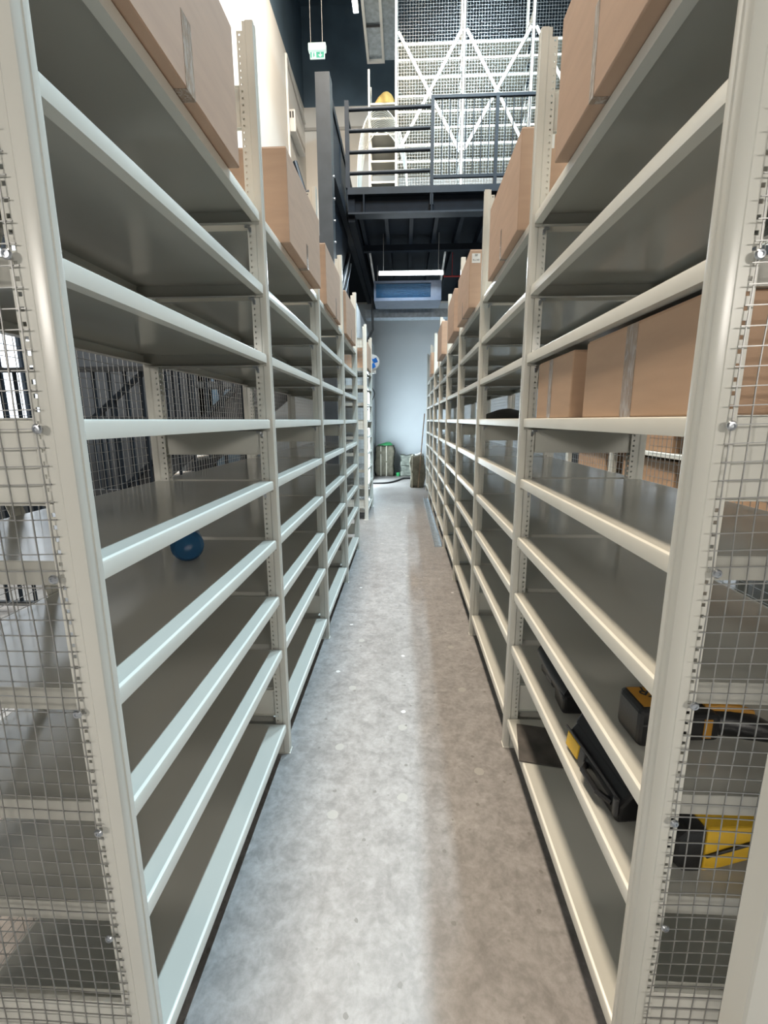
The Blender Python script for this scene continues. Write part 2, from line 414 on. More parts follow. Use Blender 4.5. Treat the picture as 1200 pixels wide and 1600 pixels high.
def wire_grid(org, ax, az, n, k, pitch, rad=0.0011, jit=0.0, seed=1):
    """n verticals, k horizontals on a plane through org"""
    rnd = random.Random(seed); m = MB(); org = Vector(org); ax = Vector(ax); az = Vector(az); nrm = ax.cross(az)
    W = (n-1)*pitch; Hh = (k-1)*pitch
    ph = [rnd.uniform(0, 6.28) for _ in range(6)]
    def warp(a, b):
        if not jit: return Vector((0,0,0))
        da = jit*(math.sin(b*9+ph[0])+0.6*math.sin(b*23+a*7+ph[1])); db = jit*(math.sin(a*11+b*5+ph[2])+0.7*math.sin(a*19+ph[3]))
        return ax*da + az*db + nrm*(jit*0.8*math.sin(a*12+b*8+ph[4]))
    for i in range(n):
        a = i*pitch
        bs = [Hh*t/(60 if jit else 1) for t in range((60 if jit else 1)+1)]
        m.tube([org+ax*(a)+az*b+warp(a, b) for b in bs], rad, 4, cap=False)
    for j in range(k):
        b = j*pitch
        as_ = [-0.010+(W+0.02)*t/(16 if jit else 1) for t in range((16 if jit else 1)+1)]
        m.tube([org+ax*a+az*b+nrm*(2*rad)+warp(a, b) for a in as_], rad, 4, cap=False)
    return m
LEVELS = (2.405, 2.142, 1.877, 1.613, 1.352, 1.087, 0.822, 0.557, 0.165)
PLATES = ((2.698, 2.834), (1.465, 1.615), (0.200, 0.336))
def frame(t, s, y, H, detail, plates):
    for rear in (False, True):
        p = ob('post', post_mesh(s, rear, H), t, (0, y, 0))
        ob('perforated_flange', flange_mesh(s, rear, H, detail), p)
    for z0, z1 in plates: ob('tie_plate', plate_mesh(s, z0, z1), t, (0, y, 0))
def bay(label, s, X, Y, L, near=False, H=3.03, levels=LEVELS, plates=PLATES, detail=True, mesh=True, clips=True, z=0.0, rz=0.0, group=None, front_mesh=False, meshpitch=0.032):
    t = thing('shelving_bay', label, 'shelving bay', (X, Y, z), rz, group)
    if near: frame(t, s, 0.0, H, detail, plates)
    frame(t, s, L, H, detail, plates)
    sm = shelf_mesh(s, L)
    for zz in levels:
        sh = ob('shelf', sm, t, (0, 0, zz))
        ob('beam', beam_mesh(s, L, False), sh); ob('beam', beam_mesh(s, L, True), sh)
        if clips:
            ob('clip', clip_mesh(s), sh, (0, L-0.0205, 0))
    if mesh:
        def f():
            n = int((L-0.05)/meshpitch)+1; k = int((H-0.16)/meshpitch)+1
            return wire_grid((s*(DEPTH+0.004), 0.025, 0.09), (0,1,0), (0,0,1), n, k, meshpitch).mesh('wire_mesh', 'wire')
        tag(ob('wire_mesh', cached(('rm', s, L, H, meshpitch), f), t), kind='stuff')
    if front_mesh:
        def f():
            n = int((L-0.05)/meshpitch)+1; k = int((H-0.16)/meshpitch)+1
            return wire_grid((-s*0.005, 0.025, 0.09), (0,1,0), (0,0,1), n, k, meshpitch, rad=0.0014).mesh('wire_mesh', 'wire')
        tag(ob('wire_mesh', cached(('fm', s, L, H, meshpitch), f), t), kind='stuff')
    return t
def end_mesh(t, s, seed, pitch=0.0312):
    m = wire_grid((s*0.052, -0.0255, 0.07), (s,0,0), (0,0,1), 15, 92, pitch, rad=0.00125, jit=0.0016, seed=seed)
    tag(m.build('wire_mesh', 'wire', t, smooth=True), kind='stuff')
    sm = MB().lathe([(0.0085,0.0),(0.0085,-0.002),(0.0065,-0.0045),(0.0035,-0.0048),(0.0030,-0.0030)], n=14, axis='y').mesh('screw', 'zinc', smooth=True)
    for k, zz in enumerate(LEVELS):
        ob('screw', sm, t, (s*(0.048+0.006*((k*5) % 3)), -0.0285, zz-0.016))

XL, XR = -0.5557, 0.5016
YL0, YR0 = 0.7662, 0.8341
LL, LR = 1.2, 1.2153
order = ['nearest', 'second', 'third', 'fourth', 'fifth', 'sixth', 'seventh', 'eighth']
bays_l, bays_r = [], []
for k in range(4):
    lb = ['pale grey steel shelving bay nearest the viewer on the left, mesh on its end', 'second pale grey shelving bay from the viewer along the left of the aisle',
          'third pale grey shelving bay from the viewer along the left of the aisle', 'fourth and last pale grey bay of the long rack left of the aisle'][k]
    bays_l.append(bay(lb, -1, XL, YL0+LL*k, LL, near=(k == 0), group='bays left of the aisle'))
for k in range(8):
    lb = 'pale grey steel shelving bay nearest the viewer on the right, two boxes midway up' if k == 0 else \
         (order[k]+' pale grey shelving bay from the viewer along the right of the aisle' if k < 7 else 'farthest pale grey shelving bay on the right of the aisle')
    bays_r.append(bay(lb, 1, XR, YR0+LR*k, LR, near=(k == 0), detail=(k < 5), clips=(k < 5), group='bays right of the aisle'))
end_mesh(bays_l[0], -1, 3); end_mesh(bays_r[0], 1, 5)
# flat diagonal braces across the back of the nearest left bay
for a, b in (((-0.548, 0.06, 0.95), (-0.548, 0.80, 2.75)), ((-0.552, 0.80, 0.30), (-0.552, 0.20, 2.20))):
    MB().bar(a, b, 0.05, 0.002, (1, 0, 0)).build('brace', 'paint', bays_l[0])
for a, b in (((-0.548, 0.10, 0.25), (-0.548, 1.10, 1.25)), ((-0.552, 1.10, 0.25), (-0.552, 0.10, 1.25))):
    MB().bar(a, b, 0.05, 0.002, (1, 0, 0)).build('brace', 'paint', bays_l[0])
# short rack further along on the left, mesh end towards the viewer
bay_f = bay('short separate shelving bay past the gap on the left, one box on top', -1, -0.580, 7.32, 1.15, near=True, group='bays left of the aisle', clips=False)
tag(wire_grid((-0.06, -0.0255, 0.09), (-1,0,0), (0,0,1), 9, 58, 0.05, rad=0.0016).build('wire_mesh', 'wire', bay_f), kind='stuff')
# racks beyond the right-hand rack
for k in range(4):
    bay(['shelving bay behind the right-hand rack, nearest of the rear row', 'second bay of the rear row behind the right-hand rack', 'third bay of the rear row behind the right-hand rack', 'far bay of the rear row behind the right-hand rack'][k],
        1, 1.98, 0.9+1.2*k, 1.2, near=(k == 0), detail=False, clips=False, mesh=False, group='rear row of bays on the right')

# foreground upright, cut by the lower right corner
t = thing('shelving_upright', 'single pale grey upright at the lower right corner, in front of the mesh', 'upright', (0.522, 0.575, 0))
p = ob('post', MB().prism([(0,-0.02),(0.003,-0.0235),(0.060,-0.0235),(0.066,-0.018),(0.066,0.018),(0.060,0.0235),(0.003,0.0235),(0,0.02)], lambda a, b, tt: (a, b, tt), 0.004, 3.03).mesh('post', 'paint', smooth=True), t)
ob('foot', MB().box(-0.01, 0.09, -0.03, 0.03, 0, 0.004).mesh('foot', 'zinc'), t)
ob('perforated_flange', flange_mesh(1, False, 3.03, True), t, (0.02, 0, 0))

# ------------------------------------------------------------------ cardboard boxes
def carton(label, x0, x1, y0, y1, z0, h, front, m='card', tape=None, slot=True, lab=None, group='cartons on the top shelves', tape_side=None):
    """front: +1 when the aisle is towards +x, -1 when towards -x. tape=(y, y1, z from, z to)"""
    cx, cy = (x0+x1)/2, (y0+y1)/2
    t = thing('cardboard_box', label, 'box', (cx, cy, z0), random.uniform(-0.012, 0.012), group)
    hx, hy = (x1-x0)/2, (y1-y0)/2
    b = MB().box(-hx, hx, -hy, hy, 0.0, h).build('body', m, t, bevel=0.004, bseg=2)
    # closed top flaps with a seam
    for sgn in (-1, 1):
        MB().box(-hx+0.004, hx-0.004, sgn*0.001, sgn*(hy-0.004), h, h+0.003).build('flap', m, t)
    fx = hx*front
    if tape:
        ya, w, za, zb = tape
        MB().box(fx, fx+front*0.0008, ya-w/2, ya+w/2, za, zb).build('tape', 'tape', t)
        if za <= 0.002: MB().box(fx, fx-front*0.07, ya-w/2, ya+w/2, -0.0008, 0).build('tape', 'tape', t)
    else:
        MB().box(-hx*0.98, hx*0.98, -0.025, 0.025, h+0.003, h+0.0038).build('tape', 'tape', t)
    if lab:
        lx, lz, lw, lh, lines = lab
        pl = MB().box(lx-lw/2, lx+lw/2, -hy-0.0008, -hy, lz-lh/2, lz+lh/2).build('label', 'paper', t)
        for i, (tx, sz) in enumerate(lines):
            ob('label_print', text_mesh('label_print', tx, sz, 'ink'), pl, (lx, -hy-0.0010, lz+lh/2-0.012-i*lh/len(lines)), (PI/2, 0, 0))
    return t
TOP = 2.4055
carton('large carton on top of the nearest left bay, grey tape on its side', -1.02, -0.535, 0.89, 1.640, TOP, 0.385, 1, tape=(0.035, 0.05, 0.0, 0.165))
carton('large carton on top of the second left bay', -1.00, -0.522, 2.265, 3.022, TOP, 0.385, 1, tape=(0.0, 0.04, 0.0, 0.12))
carton('large carton on top of the third left bay', -1.02, -0.545, 3.390, 4.120, TOP, 0.388, 1, tape=(0.1, 0.035, 0.0, 0.15))
carton('large carton on top of the fourth left bay', -1.02, -0.540, 4.500, 5.255, TOP, 0.375, 1, tape=(0.0, 0.035, 0.0, 0.0+0.1))
carton('carton on top of the short bay past the gap on the left', -1.06, -0.572, 7.42, 8.15, TOP, 0.385, 1)
LINES = [('50', 0.020), ('9 x 143', 0.015)]
carton('large carton on top of the nearest right bay, crinkled tape on its side', 0.472, 0.96, 0.905, 1.662, TOP, 0.385, -1, tape=(0.085, 0.028, 0.0, 0.21))
carton('large carton on top of the second right bay, white label on its end', 0.484, 0.98, 2.178, 2.926, TOP, 0.385, -1, tape=(0.0, 0.028, 0.0, 0.14), lab=(-0.145, 0.335, 0.065, 0.062, LINES))
carton('large carton on top of the third right bay, white label on its end', 0.462, 0.96, 3.566, 4.292, TOP, 0.385, -1, tape=(0.0, 0.028, 0.0, 0.12), lab=(-0.205, 0.330, 0.060, 0.062, LINES))
carton('carton on top of the fourth right bay, just past the labelled one', 0.452, 0.95, 4.475, 5.155, TOP, 0.370, -1)
carton('carton on top of the fifth right bay', 0.455, 0.95, 5.95, 6.68, TOP, 0.385, -1)
carton('far carton on top of the seventh right bay', 0.47, 0.97, 8.42, 9.05, TOP, 0.36, -1)
L4 = 1.6135
carton('long carton with shiny tape on the middle shelf of the nearest right bay', 0.532, 0.985, 0.872, 1.428, L4, 0.212, -1, 'card2', tape=(0.0, 0.055, 0.0, 0.212), group='cartons on the middle shelf')
carton('small carton beside the long one on the middle shelf, far end', 0.528, 0.90, 1.520, 1.895, L4, 0.205, -1, 'card2', tape=(0.03, 0.04, 0.0, 0.205), group='cartons on the middle shelf')
for k, (y0, y1, lv) in enumerate(((1.0, 1.5, 3), (1.52, 2.0, 3), (1.0, 1.95, 4), (2.3, 3.0, 4), (2.3, 3.1, 3), (4.7, 5.4, 5), (2.25, 3.1, 5), (3.5, 4.3, 5), (3.55, 4.35, 4))):
    carton(['carton in the rear right row, front of the middle shelf', 'carton in the rear right row, beside the front one on the middle shelf', 'long carton in the rear right row, one shelf below the middle',
            'carton in the second rear right bay, below the middle shelf', 'carton in the second rear right bay, on the middle shelf', 'carton in the far rear right bay', 'carton low in the second rear right bay', 'carton low in the third rear right bay', 'carton above the low one in the third rear right bay'][k],
           2.02, 2.45, y0, y1, LEVELS[lv]+0.0005, 0.2, -1, 'card2', group='cartons in the rear row')

# ------------------------------------------------------------------ ceiling lamps and added fill lights
LAMP_LABELS = ['cool white batten lamp above the third right bay', 'cool white batten lamp above the fifth right bay',
  'warm panel lamp above the near end of the left rack', 'warm panel lamp above the third left bay', 'warm panel lamp past the end of the left rack',
  'added warm light brightening the high left wall', 'added fill light behind the viewer on the left', 'added fill light behind the viewer on the right']  # last three are added to brighten the wall and the racks
for i, (x, y, z, w, l, watts, colr, ty, tx) in enumerate(LAMPS):
    cool = colr is COOL
    t = thing('ceiling_light', LAMP_LABELS[i], 'ceiling light', (x, y, z), 0, 'lamps under the ceiling')
    rot = (math.radians(tx), math.radians(ty), 0)
    hs_ = MB().box(-w/2-0.02, w/2+0.02, -l/2-0.02, l/2+0.02, 0.03, 0.09).build('housing', 'white_plastic', t); hs_.rotation_euler = rot
    df = MB().box(-w/2, w/2, -l/2, l/2, 0.016, 0.03).build('diffuser', 'lamp_cool' if cool else 'lamp_warm', t); df.rotation_euler = rot
    for xx in (-w*0.3, w*0.3): MB().tube([(xx*math.cos(rot[1]), 0, 0.06-xx*math.sin(rot[1])), (xx, 0, CEIL-z)], 0.004, 6).build('hanger', 'wire', t)
    ld = bpy.data.lights.new('lamp_light', 'AREA'); ld.shape = 'RECTANGLE'; ld.size = w; ld.size_y = l; ld.energy = watts; ld.color = colr
    lo = bpy.data.objects.new('lamp_light', ld); COL.objects.link(lo); lo.parent = t
    lo.rotation_euler = rot; lo.location = Matrix.Rotation(rot[1], 3, 'Y') @ (Matrix.Rotation(rot[0], 3, 'X') @ Vector((0, 0, 0.012)))

# ------------------------------------------------------------------ mezzanine
MZ = 5.0; MY = 7.6
mz = struct(MB().box(-0.86, 5.0, MY+0.02, BW, MZ-0.10, MZ).build('floor_mezzanine', 'deep_black'))
MB().box(-0.86, 5.0, MY-0.03, MY+0.02, 4.905, MZ).build('edge_plate', 'black_steel', mz)
MB().box(-0.86, 5.0, MY+0.05, MY+0.065, 4.66, 4.905).build('beam_web', 'deep_black', mz)
MB().box(-0.86, 5.0, MY-0.03, MY+0.16, 4.64, 4.665).build('beam_flange', 'black_steel', mz)
for xx in (-0.62, 0.39, 1.4, 2.4): MB().box(xx-0.012, xx+0.012, MY-0.03, MY+0.05, 4.665, 4.905).build('stiffener', 'deep_black', mz)
for k in range(14):
    xx = -0.7+k*0.4
    MB().box(xx-0.03, xx+0.03, MY+0.17, BW-0.01, 4.72, 4.9).build('joist', 'deep_black', mz)
MB().box(-0.86, 5.0, 9.05, 9.15, 4.62, 4.72).build('cross_beam', 'deep_black', mz)
MB().box(-0.86, -0.76, MY+0.02, BW-0.01, 4.55, 4.9).build('side_beam', 'deep_black', mz)
MB().box(XW+0.005, -0.86, 9.42, BW-0.01, MZ-0.10, MZ).build('landing_slab', 'deep_black', mz)
# guard rail of horizontal tubes
g = thing('guard_rail', 'black guard rail of four horizontal tubes at the mezzanine edge', 'railing', (0, MY+0.01, MZ))
MB().box(-0.885, -0.825, -0.03, 0.03, 0.0, 1.125).build('post', 'black_steel', g)
for zz in (0.20, 0.475, 0.75, 1.02): MB().tube([(-0.825, 0, zz), (0.362, 0, zz+0.012)], 0.026, 10).build('rail', 'black_steel', g, smooth=True)
MB().box(-0.885, -0.845, 0.03, 0.45, 0.1, 0.14).build('side_rail', 'black_steel', g)
MB().box(-0.885, -0.845, 0.03, 0.45, 1.0, 1.04).build('side_rail', 'black_steel', g)
# gate-like balustrade
g = thing('balustrade', 'black balustrade with thin upright bars at the mezzanine edge', 'railing', (0, MY, MZ))
for xx in (0.389, 1.311, 2.233, 3.155): MB().box(xx-0.024, xx+0.024, -0.024, 0.024, -0.25 if xx < 1 else 0.0, 1.155).build('post', 'black_steel', g)
MB().box(0.413, 3.131, -0.02, 0.02, 1.115, 1.155).build('top_rail', 'black_steel', g)
MB().box(0.413, 3.131, -0.02, 0.02, 0.10, 0.14).build('bottom_rail', 'black_steel', g)
bmh = MB().box(-0.007, 0.007, -0.007, 0.007, 0.14, 1.115).mesh('baluster', 'black_steel')
for k in range(24):
    xx = 0.413+0.113*(k+1)
    if min(abs(xx-q) for q in (1.311, 2.233, 3.155)) > 0.04 and xx < 3.12: ob('baluster', bmh, g, (xx, 0, 0))
# racks up there: local run goes towards -x
ml = [5.822-5.0, 6.234-5.0, 6.498-5.0, 6.765-5.0, 7.02-5.0, 7.26-5.0, 7.541-5.0, 7.808-5.0, 8.043-5.0]
for k, (x1, lb) in enumerate(((0.994, 'tall meshed shelving bay on the mezzanine behind the tube rail'), (2.175, 'tall meshed shelving bay on the mezzanine behind the barred balustrade'), (3.356, 'tall meshed shelving bay on the mezzanine at the far right'))):
    b = bay(lb, 1, x1, 9.4, 1.165, near=(k == 2), H=4.3, levels=ml, plates=((3.35, 3.5), (1.45, 1.6), (0.2, 0.33)), detail=False, clips=False, z=MZ+0.001, rz=PI/2, group='shelving on the mezzanine', front_mesh=True, mesh=False, meshpitch=0.05)
    MB().bar((-0.012, 0.03, 1.36), (-0.012, 1.13, 3.2), 0.052, 0.003, (1, 0, 0)).build('brace', 'paint', b)
    MB().bar((-0.016, 1.13, 1.36), (-0.016, 0.03, 3.2), 0.052, 0.003, (1, 0, 0)).build('brace', 'paint', b)
bs = bay('end-on shelving bay at the back of the mezzanine holding a yellow sack', 1, -0.17, 10.5, 0.56, near=True, H=3.38, levels=(1.414, 1.796, 2.025, 2.28, 2.554, 2.809), plates=((3.02, 3.22), (0.3, 0.45)), detail=False, clips=False, mesh=False, z=MZ+0.001, rz=PI/2, group='shelving on the mezzanine')
# yellow sack
sk = MB(); prof = [(0.02, 0.30), (0.07, 0.285), (0.13, 0.22), (0.19, 0.12), (0.20, 0.04), (0.16, 0.0)]
sk.lathe(prof, n=14)
sk.v = [(x*(1+0.15*math.sin(9*z+3*y)), y*0.9, z*(1+0.12*math.sin(7*x))) for x, y, z in sk.v]
tag(sk.build('sack', 'yellow_cloth', None, (-0.42, 10.74, MZ+2.8105), smooth=True), 'yellow sack on the shelf at the back of the mezzanine', 'sack')
# roll of mesh leaning behind the rail
def mesh_roll():
    m = MB(); n = 30
    def P(a, y):
        return (0.40*math.cos(a)*(1+0.12*math.sin(a)), y+0.10*math.sin(2*a), 1.40*math.sin(a)**0.85 if math.sin(a) > 0 else 0.0)
    for i in range(13):
        y = i*0.05
        m.tube([P(PI*j/n, y) for j in range(n+1)], 0.0036, 4, cap=False)
    for j in range(64):
        a = PI*j/63
        m.tube([P(a, 0.0), P(a, 0.6)], 0.0036, 4, cap=False)
    for y in (0.0, 0.6): m.tube([P(PI*j/n, y) for j in range(n+1)], 0.009, 6, cap=False)
    return m
rl = thing('mesh_roll', 'pale sheet of wire mesh bent into an arch behind the mezzanine rail', 'mesh roll', (-0.37, 8.25, MZ+0.001))
tag(mesh_roll().build('wire_mesh', 'paint', rl), kind='stuff')

# ------------------------------------------------------------------ stair, columns
st = thing('staircase', 'black steel staircase behind the left rack, turning up to the mezzanine', 'staircase', (0, 0, 0))
def zst(x): return 1.652+0.79*(x+1.73)
for yy in (4.30, 5.20):
    MB().bar((-3.85, yy, zst(-3.85)-0.02), (-1.30, yy, zst(-1.30)-0.02), 0.04, 0.22).build('stringer', 'grey_steel', st)
for k in range(11):
    xx = -3.72+k*0.235; zz = zst(xx)+0.03
    MB().box(xx-0.13, xx+0.13, 4.32, 5.18, zz-0.02, zz).build('tread', 'beige_grey', st)
MB().box(-2.4, -1.22, 5.2, 5.6, 1.98, 2.04).build('landing', 'grey_steel', st)
MB().box(-1.40, -1.22, 4.2, 5.6, 1.98, 2.04).build('landing', 'grey_steel', st)
hl = MB().box(-0.009, 0.009, -0.009, 0.009, 0.0, 0.93).mesh('baluster', 'black_steel')
for k in range(20):
    xx = -3.7+k*0.125
    ob('baluster', hl, st, (xx, 4.27, zst(xx)))
for dz in (0.93, 0.10):
    MB().bar((-3.8, 4.27, zst(-3.8)+dz), (-1.25, 4.27, zst(-1.25)+dz), 0.04, 0.04).build('handrail', 'black_steel', st)
def zs2(y): return 2.04+0.752*(y-5.4)
for xx in (-2.15, -1.2):
    MB().bar((xx, 5.35, zs2(5.35)), (xx, 9.3, zs2(9.3)), 0.05, 0.24).build('stringer', 'black_steel', st)
for k in range(15):
    yy = 5.55+k*0.252; zz = zs2(yy)+0.05
    MB().box(-2.12, -1.23, yy-0.14, yy+0.14, zz-0.03, zz).build('tread', 'grey_steel', st)
MB().box(-1.22, -1.18, 8.98, 9.4, 4.86, 5.0).build('landing_edge', 'black_steel', st)
# railing of a lower flat run beside the stair, seen through the mesh
rr = thing('stair_guard', 'black barred guard rail on the ground behind the left rack', 'railing', (0, 3.55, 0))
for k in range(22):
    ob('baluster', MB().box(-0.01, 0.01, -0.01, 0.01, 0.08, 2.0).mesh('baluster', 'black_steel') if k == 0 else rr.children[0].data, rr, (-3.9+k*0.125, 0, 0))
for zz in (0.08, 1.05, 1.62, 2.0): MB().box(-3.95, -1.25, -0.018, 0.018, zz-0.018, zz+0.018).build('rail', 'grey_steel', rr)
MB().box(-3.98, -3.92, -0.03, 0.03, 0, 2.05).build('post', 'black_steel', rr); MB().box(-1.27, -1.21, -0.03, 0.03, 0, 2.05).build('post', 'black_steel', rr)

cl = thing('steel_column', 'thick black steel column rising above the left rack', 'column', (-0.985, 6.25, 0))
MB().box(-0.087, 0.087, -0.005, 0.20, 0.012, 5.63).build('shaft', 'grey_steel', cl)
MB().box(-0.11, 0.11, -0.02, 0.22, 0, 0.012).build('base_plate', 'grey_steel', cl)
for zz in (3.6, 3.85, 4.1, 4.35, 4.6):
    MB().lathe([(0.014, 0), (0.014, 0.012), (0.008, 0.016)], n=8, axis='x').build('bolt', 'zinc', cl, (0.087, 0.15, zz))
gp = thing('stairwell_girder', 'black girder panel running back from the thick column to the mezzanine', 'girder', (-0.95, 6.45, 0))
MB().box(-0.03, 0.03, 0.0, 2.6, 5.48, 5.58).build('top_chord', 'black_steel', gp)
MB().box(-0.05, 0.05, 0.0, 6.6, 4.66, 4.82).build('bottom_chord', 'black_steel', gp)
MB().box(-0.012, 0.012, 0.0, 2.6, 4.82, 5.48).build('web_panel', 'black_steel', gp)
MB().box(-0.045, -0.03, 0.0, 2.1, 3.05, 4.66).build('lower_panel', 'deep_black', gp)
MB().bar((0.0, 0.55, 3.25), (0.0, 2.05, 4.40), 0.03, 0.07).build('stair_rail', 'grey_steel', gp)
MB().bar((0.0, 0.75, 3.15), (0.0, 2.25, 4.30), 0.02, 0.03).build('stair_rail', 'galv', gp)
for k in range(4): MB().box(-0.022, 0.022, 0.1+k*0.8, 0.16+k*0.8, 4.82, 5.48).build('upright', 'black_steel', gp)
c2 = thing('steel_column', 'slim black column under the mezzanine corner', 'column', (-1.22, 7.55, 0))
MB().box(-0.06, 0.06, -0.06, 0.06, 0.01, 4.66).build('shaft', 'black_steel', c2); MB().box(-0.09, 0.09, -0.09, 0.09, 0, 0.01).build('base_plate', 'black_steel', c2)
for zz in (3.3, 3.5, 3.7, 3.9, 4.1): MB().lathe([(0.012, 0), (0.012, -0.012), (0.006, -0.015)], n=8, axis='y').build('bolt', 'zinc', c2, (0.03, -0.06, zz))

# wall fittings on the high left wall
wu = thing('wall_air_unit', 'grey louvred air unit high on the left wall', 'air unit', (XW, 12.5, 8.45))
MB().box(0.0, 0.16, -0.5, 0.55, -0.28, 0.18).build('casing', 'white_plastic', wu, bevel=0.02)
for k in range(2): MB().box(0.03+k*0.06, 0.065+k*0.06, -0.504, -0.499, 0.0, 0.13).build('vent', 'grey_plastic', wu)
MB().box(0.16, 0.165, -0.45, 0.5, -0.22, -0.12).build('outlet', 'beige_grey', wu)
cd = thing('conduit', 'pale vertical conduit on the high left wall', 'conduit', (XW+0.008, 11.85, 0))
MB().box(0.002, 0.05, -0.03, 0.03, 4.0, 9.60).build('riser', 'white_plastic', cd)
MB().bar((0.03, 0.0, 9.58), (0.03, 1.9, 9.3), 0.05, 0.05).build('branch', 'white_plastic', cd)
bh = thing('handrail', 'black handrail end poking up behind the second left carton', 'handrail', (-1.25, 6.3, 4.2))
MB().tube([(-0.12, 0.05, 0.55), (0.02, 0.0, 0.10)], 0.03, 8).build('rail', 'black_steel', bh, smooth=True)
MB().tube([(0.02, 0.0, 0.16), (0.13, 0.0, 0.17)], 0.05, 12).build('end_cap', 'black_steel', bh, smooth=True)
MB().tube([(0.0, 0.3, -1.2), (0.0, 0.02, 0.12)], 0.025, 8).build('support', 'black_steel', bh, smooth=True)

# emergency exit sign hung from the ceiling
sg = thing('exit_sign', 'small green and white emergency exit sign hanging from the ceiling', 'exit sign', (-1.655, 10.0, 8.25))
MB().box(-0.165, 0.165, -0.05, 0.05, 0.11, 0.235).build('housing', 'sign_white', sg, bevel=0.012)
pnl = MB().box(-0.14, 0.14, -0.012, 0.012, 0.0, 0.11).build('panel', 'sign_white', sg)
MB().box(-0.02, 0.125, -0.0145, -0.012, 0.012, 0.102).build('green_field', 'sign_green', pnl)
MB().box(-0.13, -0.105, -0.0145, -0.012, 0.015, 0.10).build('green_field', 'sign_green', pnl)
MB().prism([(0.035,0.06),(0.07,0.06),(0.07,0.095),(0.085,0.095),(0.085,0.06),(0.115,0.06),(0.0755,0.018)], lambda a, b, tt: (a-0.02, tt, b), -0.0165, -0.0145).build('arrow', 'sign_white', pnl)
MB().lathe([(0.010, 0.0), (0.010, 0.002)], n=10, axis='y').build('figure_head', 'sign_green', pnl, (-0.065, -0.0145, 0.085))
MB().prism([(-0.08,0.02),(-0.07,0.02),(-0.06,0.045),(-0.05,0.03),(-0.04,0.03),(-0.055,0.055),(-0.05,0.075),(-0.075,0.075)], lambda a, b, tt: (a, tt, b), -0.0145, -0.012).build('figure', 'sign_green', pnl)
for xx in (-0.12, 0.10): MB().tube([(xx, 0, 0.235), (xx, 0, CEIL-8.25)], 0.004, 6).build('hanger', 'wire', sg)

# ceiling duct with rim
du = thing('ceiling_duct', 'long grey duct with a white rimmed underside below the black ceiling', 'duct', (0, 0, 9.0))
MB().box(-0.80, -0.20, 8.2, 11.28, 0.03, 0.5).build('casing', 'galv', du)
for a, b in (((-0.79, 8.2), (-0.79, 11.28)), ((-0.47, 8.2), (-0.47, 11.28))):
    MB().box(a[0]-0.025, a[0]+0.025, a[1], b[1], -0.02, 0.03).build('rim', 'white_plastic', du)
MB().box(-0.815, -0.445, 11.23, 11.29, -0.021, 0.03).build('rim', 'white_plastic', du)
for yy in (9.4, 10.4): MB().box(-0.765, -0.495, yy-0.012, yy+0.012, 0.0, 0.03).build('cross_rib', 'grey_plastic', du)
for yy in (8.6, 10.9):
    for xx in (-0.75, -0.25): MB().tube([(xx, yy, 0.5), (xx, yy, CEIL-9.0)], 0.008, 6).build('hanger', 'wire', du)
sl = thing('spot_lamp', 'small bright lamp beside the ceiling duct at the top of the picture', 'lamp', (-0.93, 9.98, 9.03))
MB().box(-0.05, 0.05, -0.12, 0.12, 0.0, 0.10).build('housing', 'white_plastic', sl)
MB().box(-0.045, 0.045, -0.115, 0.115, -0.02, 0.0).build('diffuser', 'tube', sl)
MB().tube([(0, 0, 0.10), (0, 0, CEIL-9.03)], 0.006, 6).build('hanger', 'wire', sl)

# ------------------------------------------------------------------ fan coil unit and tube lamp below the mezzanine
ac = thing('fan_coil_unit', 'steel fan coil unit with blue fins hung under the mezzanine', 'air conditioner', (0, 9.36, 3.84))
MB().box(-0.59, 0.69, 0.03, 0.62, 0.0, 0.35).build('casing', 'ac_case', ac)
for x0, x1, z0, z1 in ((-0.59, 0.69, 0.31, 0.352), (-0.59, 0.69, -0.002, 0.052), (-0.59, -0.553, 0.052, 0.31), (0.489, 0.69, 0.052, 0.31)):
    MB().box(x0, x1, -0.03, 0.03, z0, z1).build('front_frame', 'ac_case', ac)
MB().box(-0.553, 0.489, 0.02, 0.03, 0.052, 0.31).build('fin_backing', 'coil', ac)
for k in range(11):
    zz = 0.062+k*0.0235
    MB().box(-0.553, 0.489, -0.004, 0.022, zz, zz+0.004).build('fin', 'coil', ac)
for xx, dx in ((-0.585, -0.08), (0.685, 0.07)):
    MB().bar((xx, 0.15, 0.352), (xx+dx, -0.02, 0.88), 0.035, 0.012, (0, 1, 0)).build('hanger', 'galv', ac)
tl = thing('tube_lamp', 'lit white tube lamp above the fan coil unit under the mezzanine', 'lamp', (0.107, 8.98, 4.225))
MB().tube([(-0.575, 0, 0), (0.575, 0, -0.01)], 0.035, 14).build('tube', 'tube', tl, smooth=True)
for xx in (-0.587, 0.587): MB().lathe([(0.034, -0.012), (0.04, 0), (0.034, 0.012)], n=14, axis='x').build('end_cap', 'white_plastic', tl, (xx, 0, -0.01 if xx > 0 else 0))
MB().box(-0.58, 0.58, 0.045, 0.075, -0.02, 0.05).build('back_tray', 'white_plastic', tl)
for xx in (-0.5, 0.5): MB().tube([(xx, 0.06, 0.05), (xx, 0.06, 0.675)], 0.006, 6).build('hanger', 'wire', tl)
ld = bpy.data.lights.new('lamp_light', 'AREA'); ld.shape = 'RECTANGLE'; ld.size = 1.15; ld.size_y = 0.06; ld.energy = 22; ld.color = (0.80, 0.93, 1.0)
lo = bpy.data.objects.new('lamp_light', ld); COL.objects.link(lo); lo.parent = tl; lo.location = (0, -0.04, -0.06); lo.rotation_euler = (math.radians(-12), 0, 0)
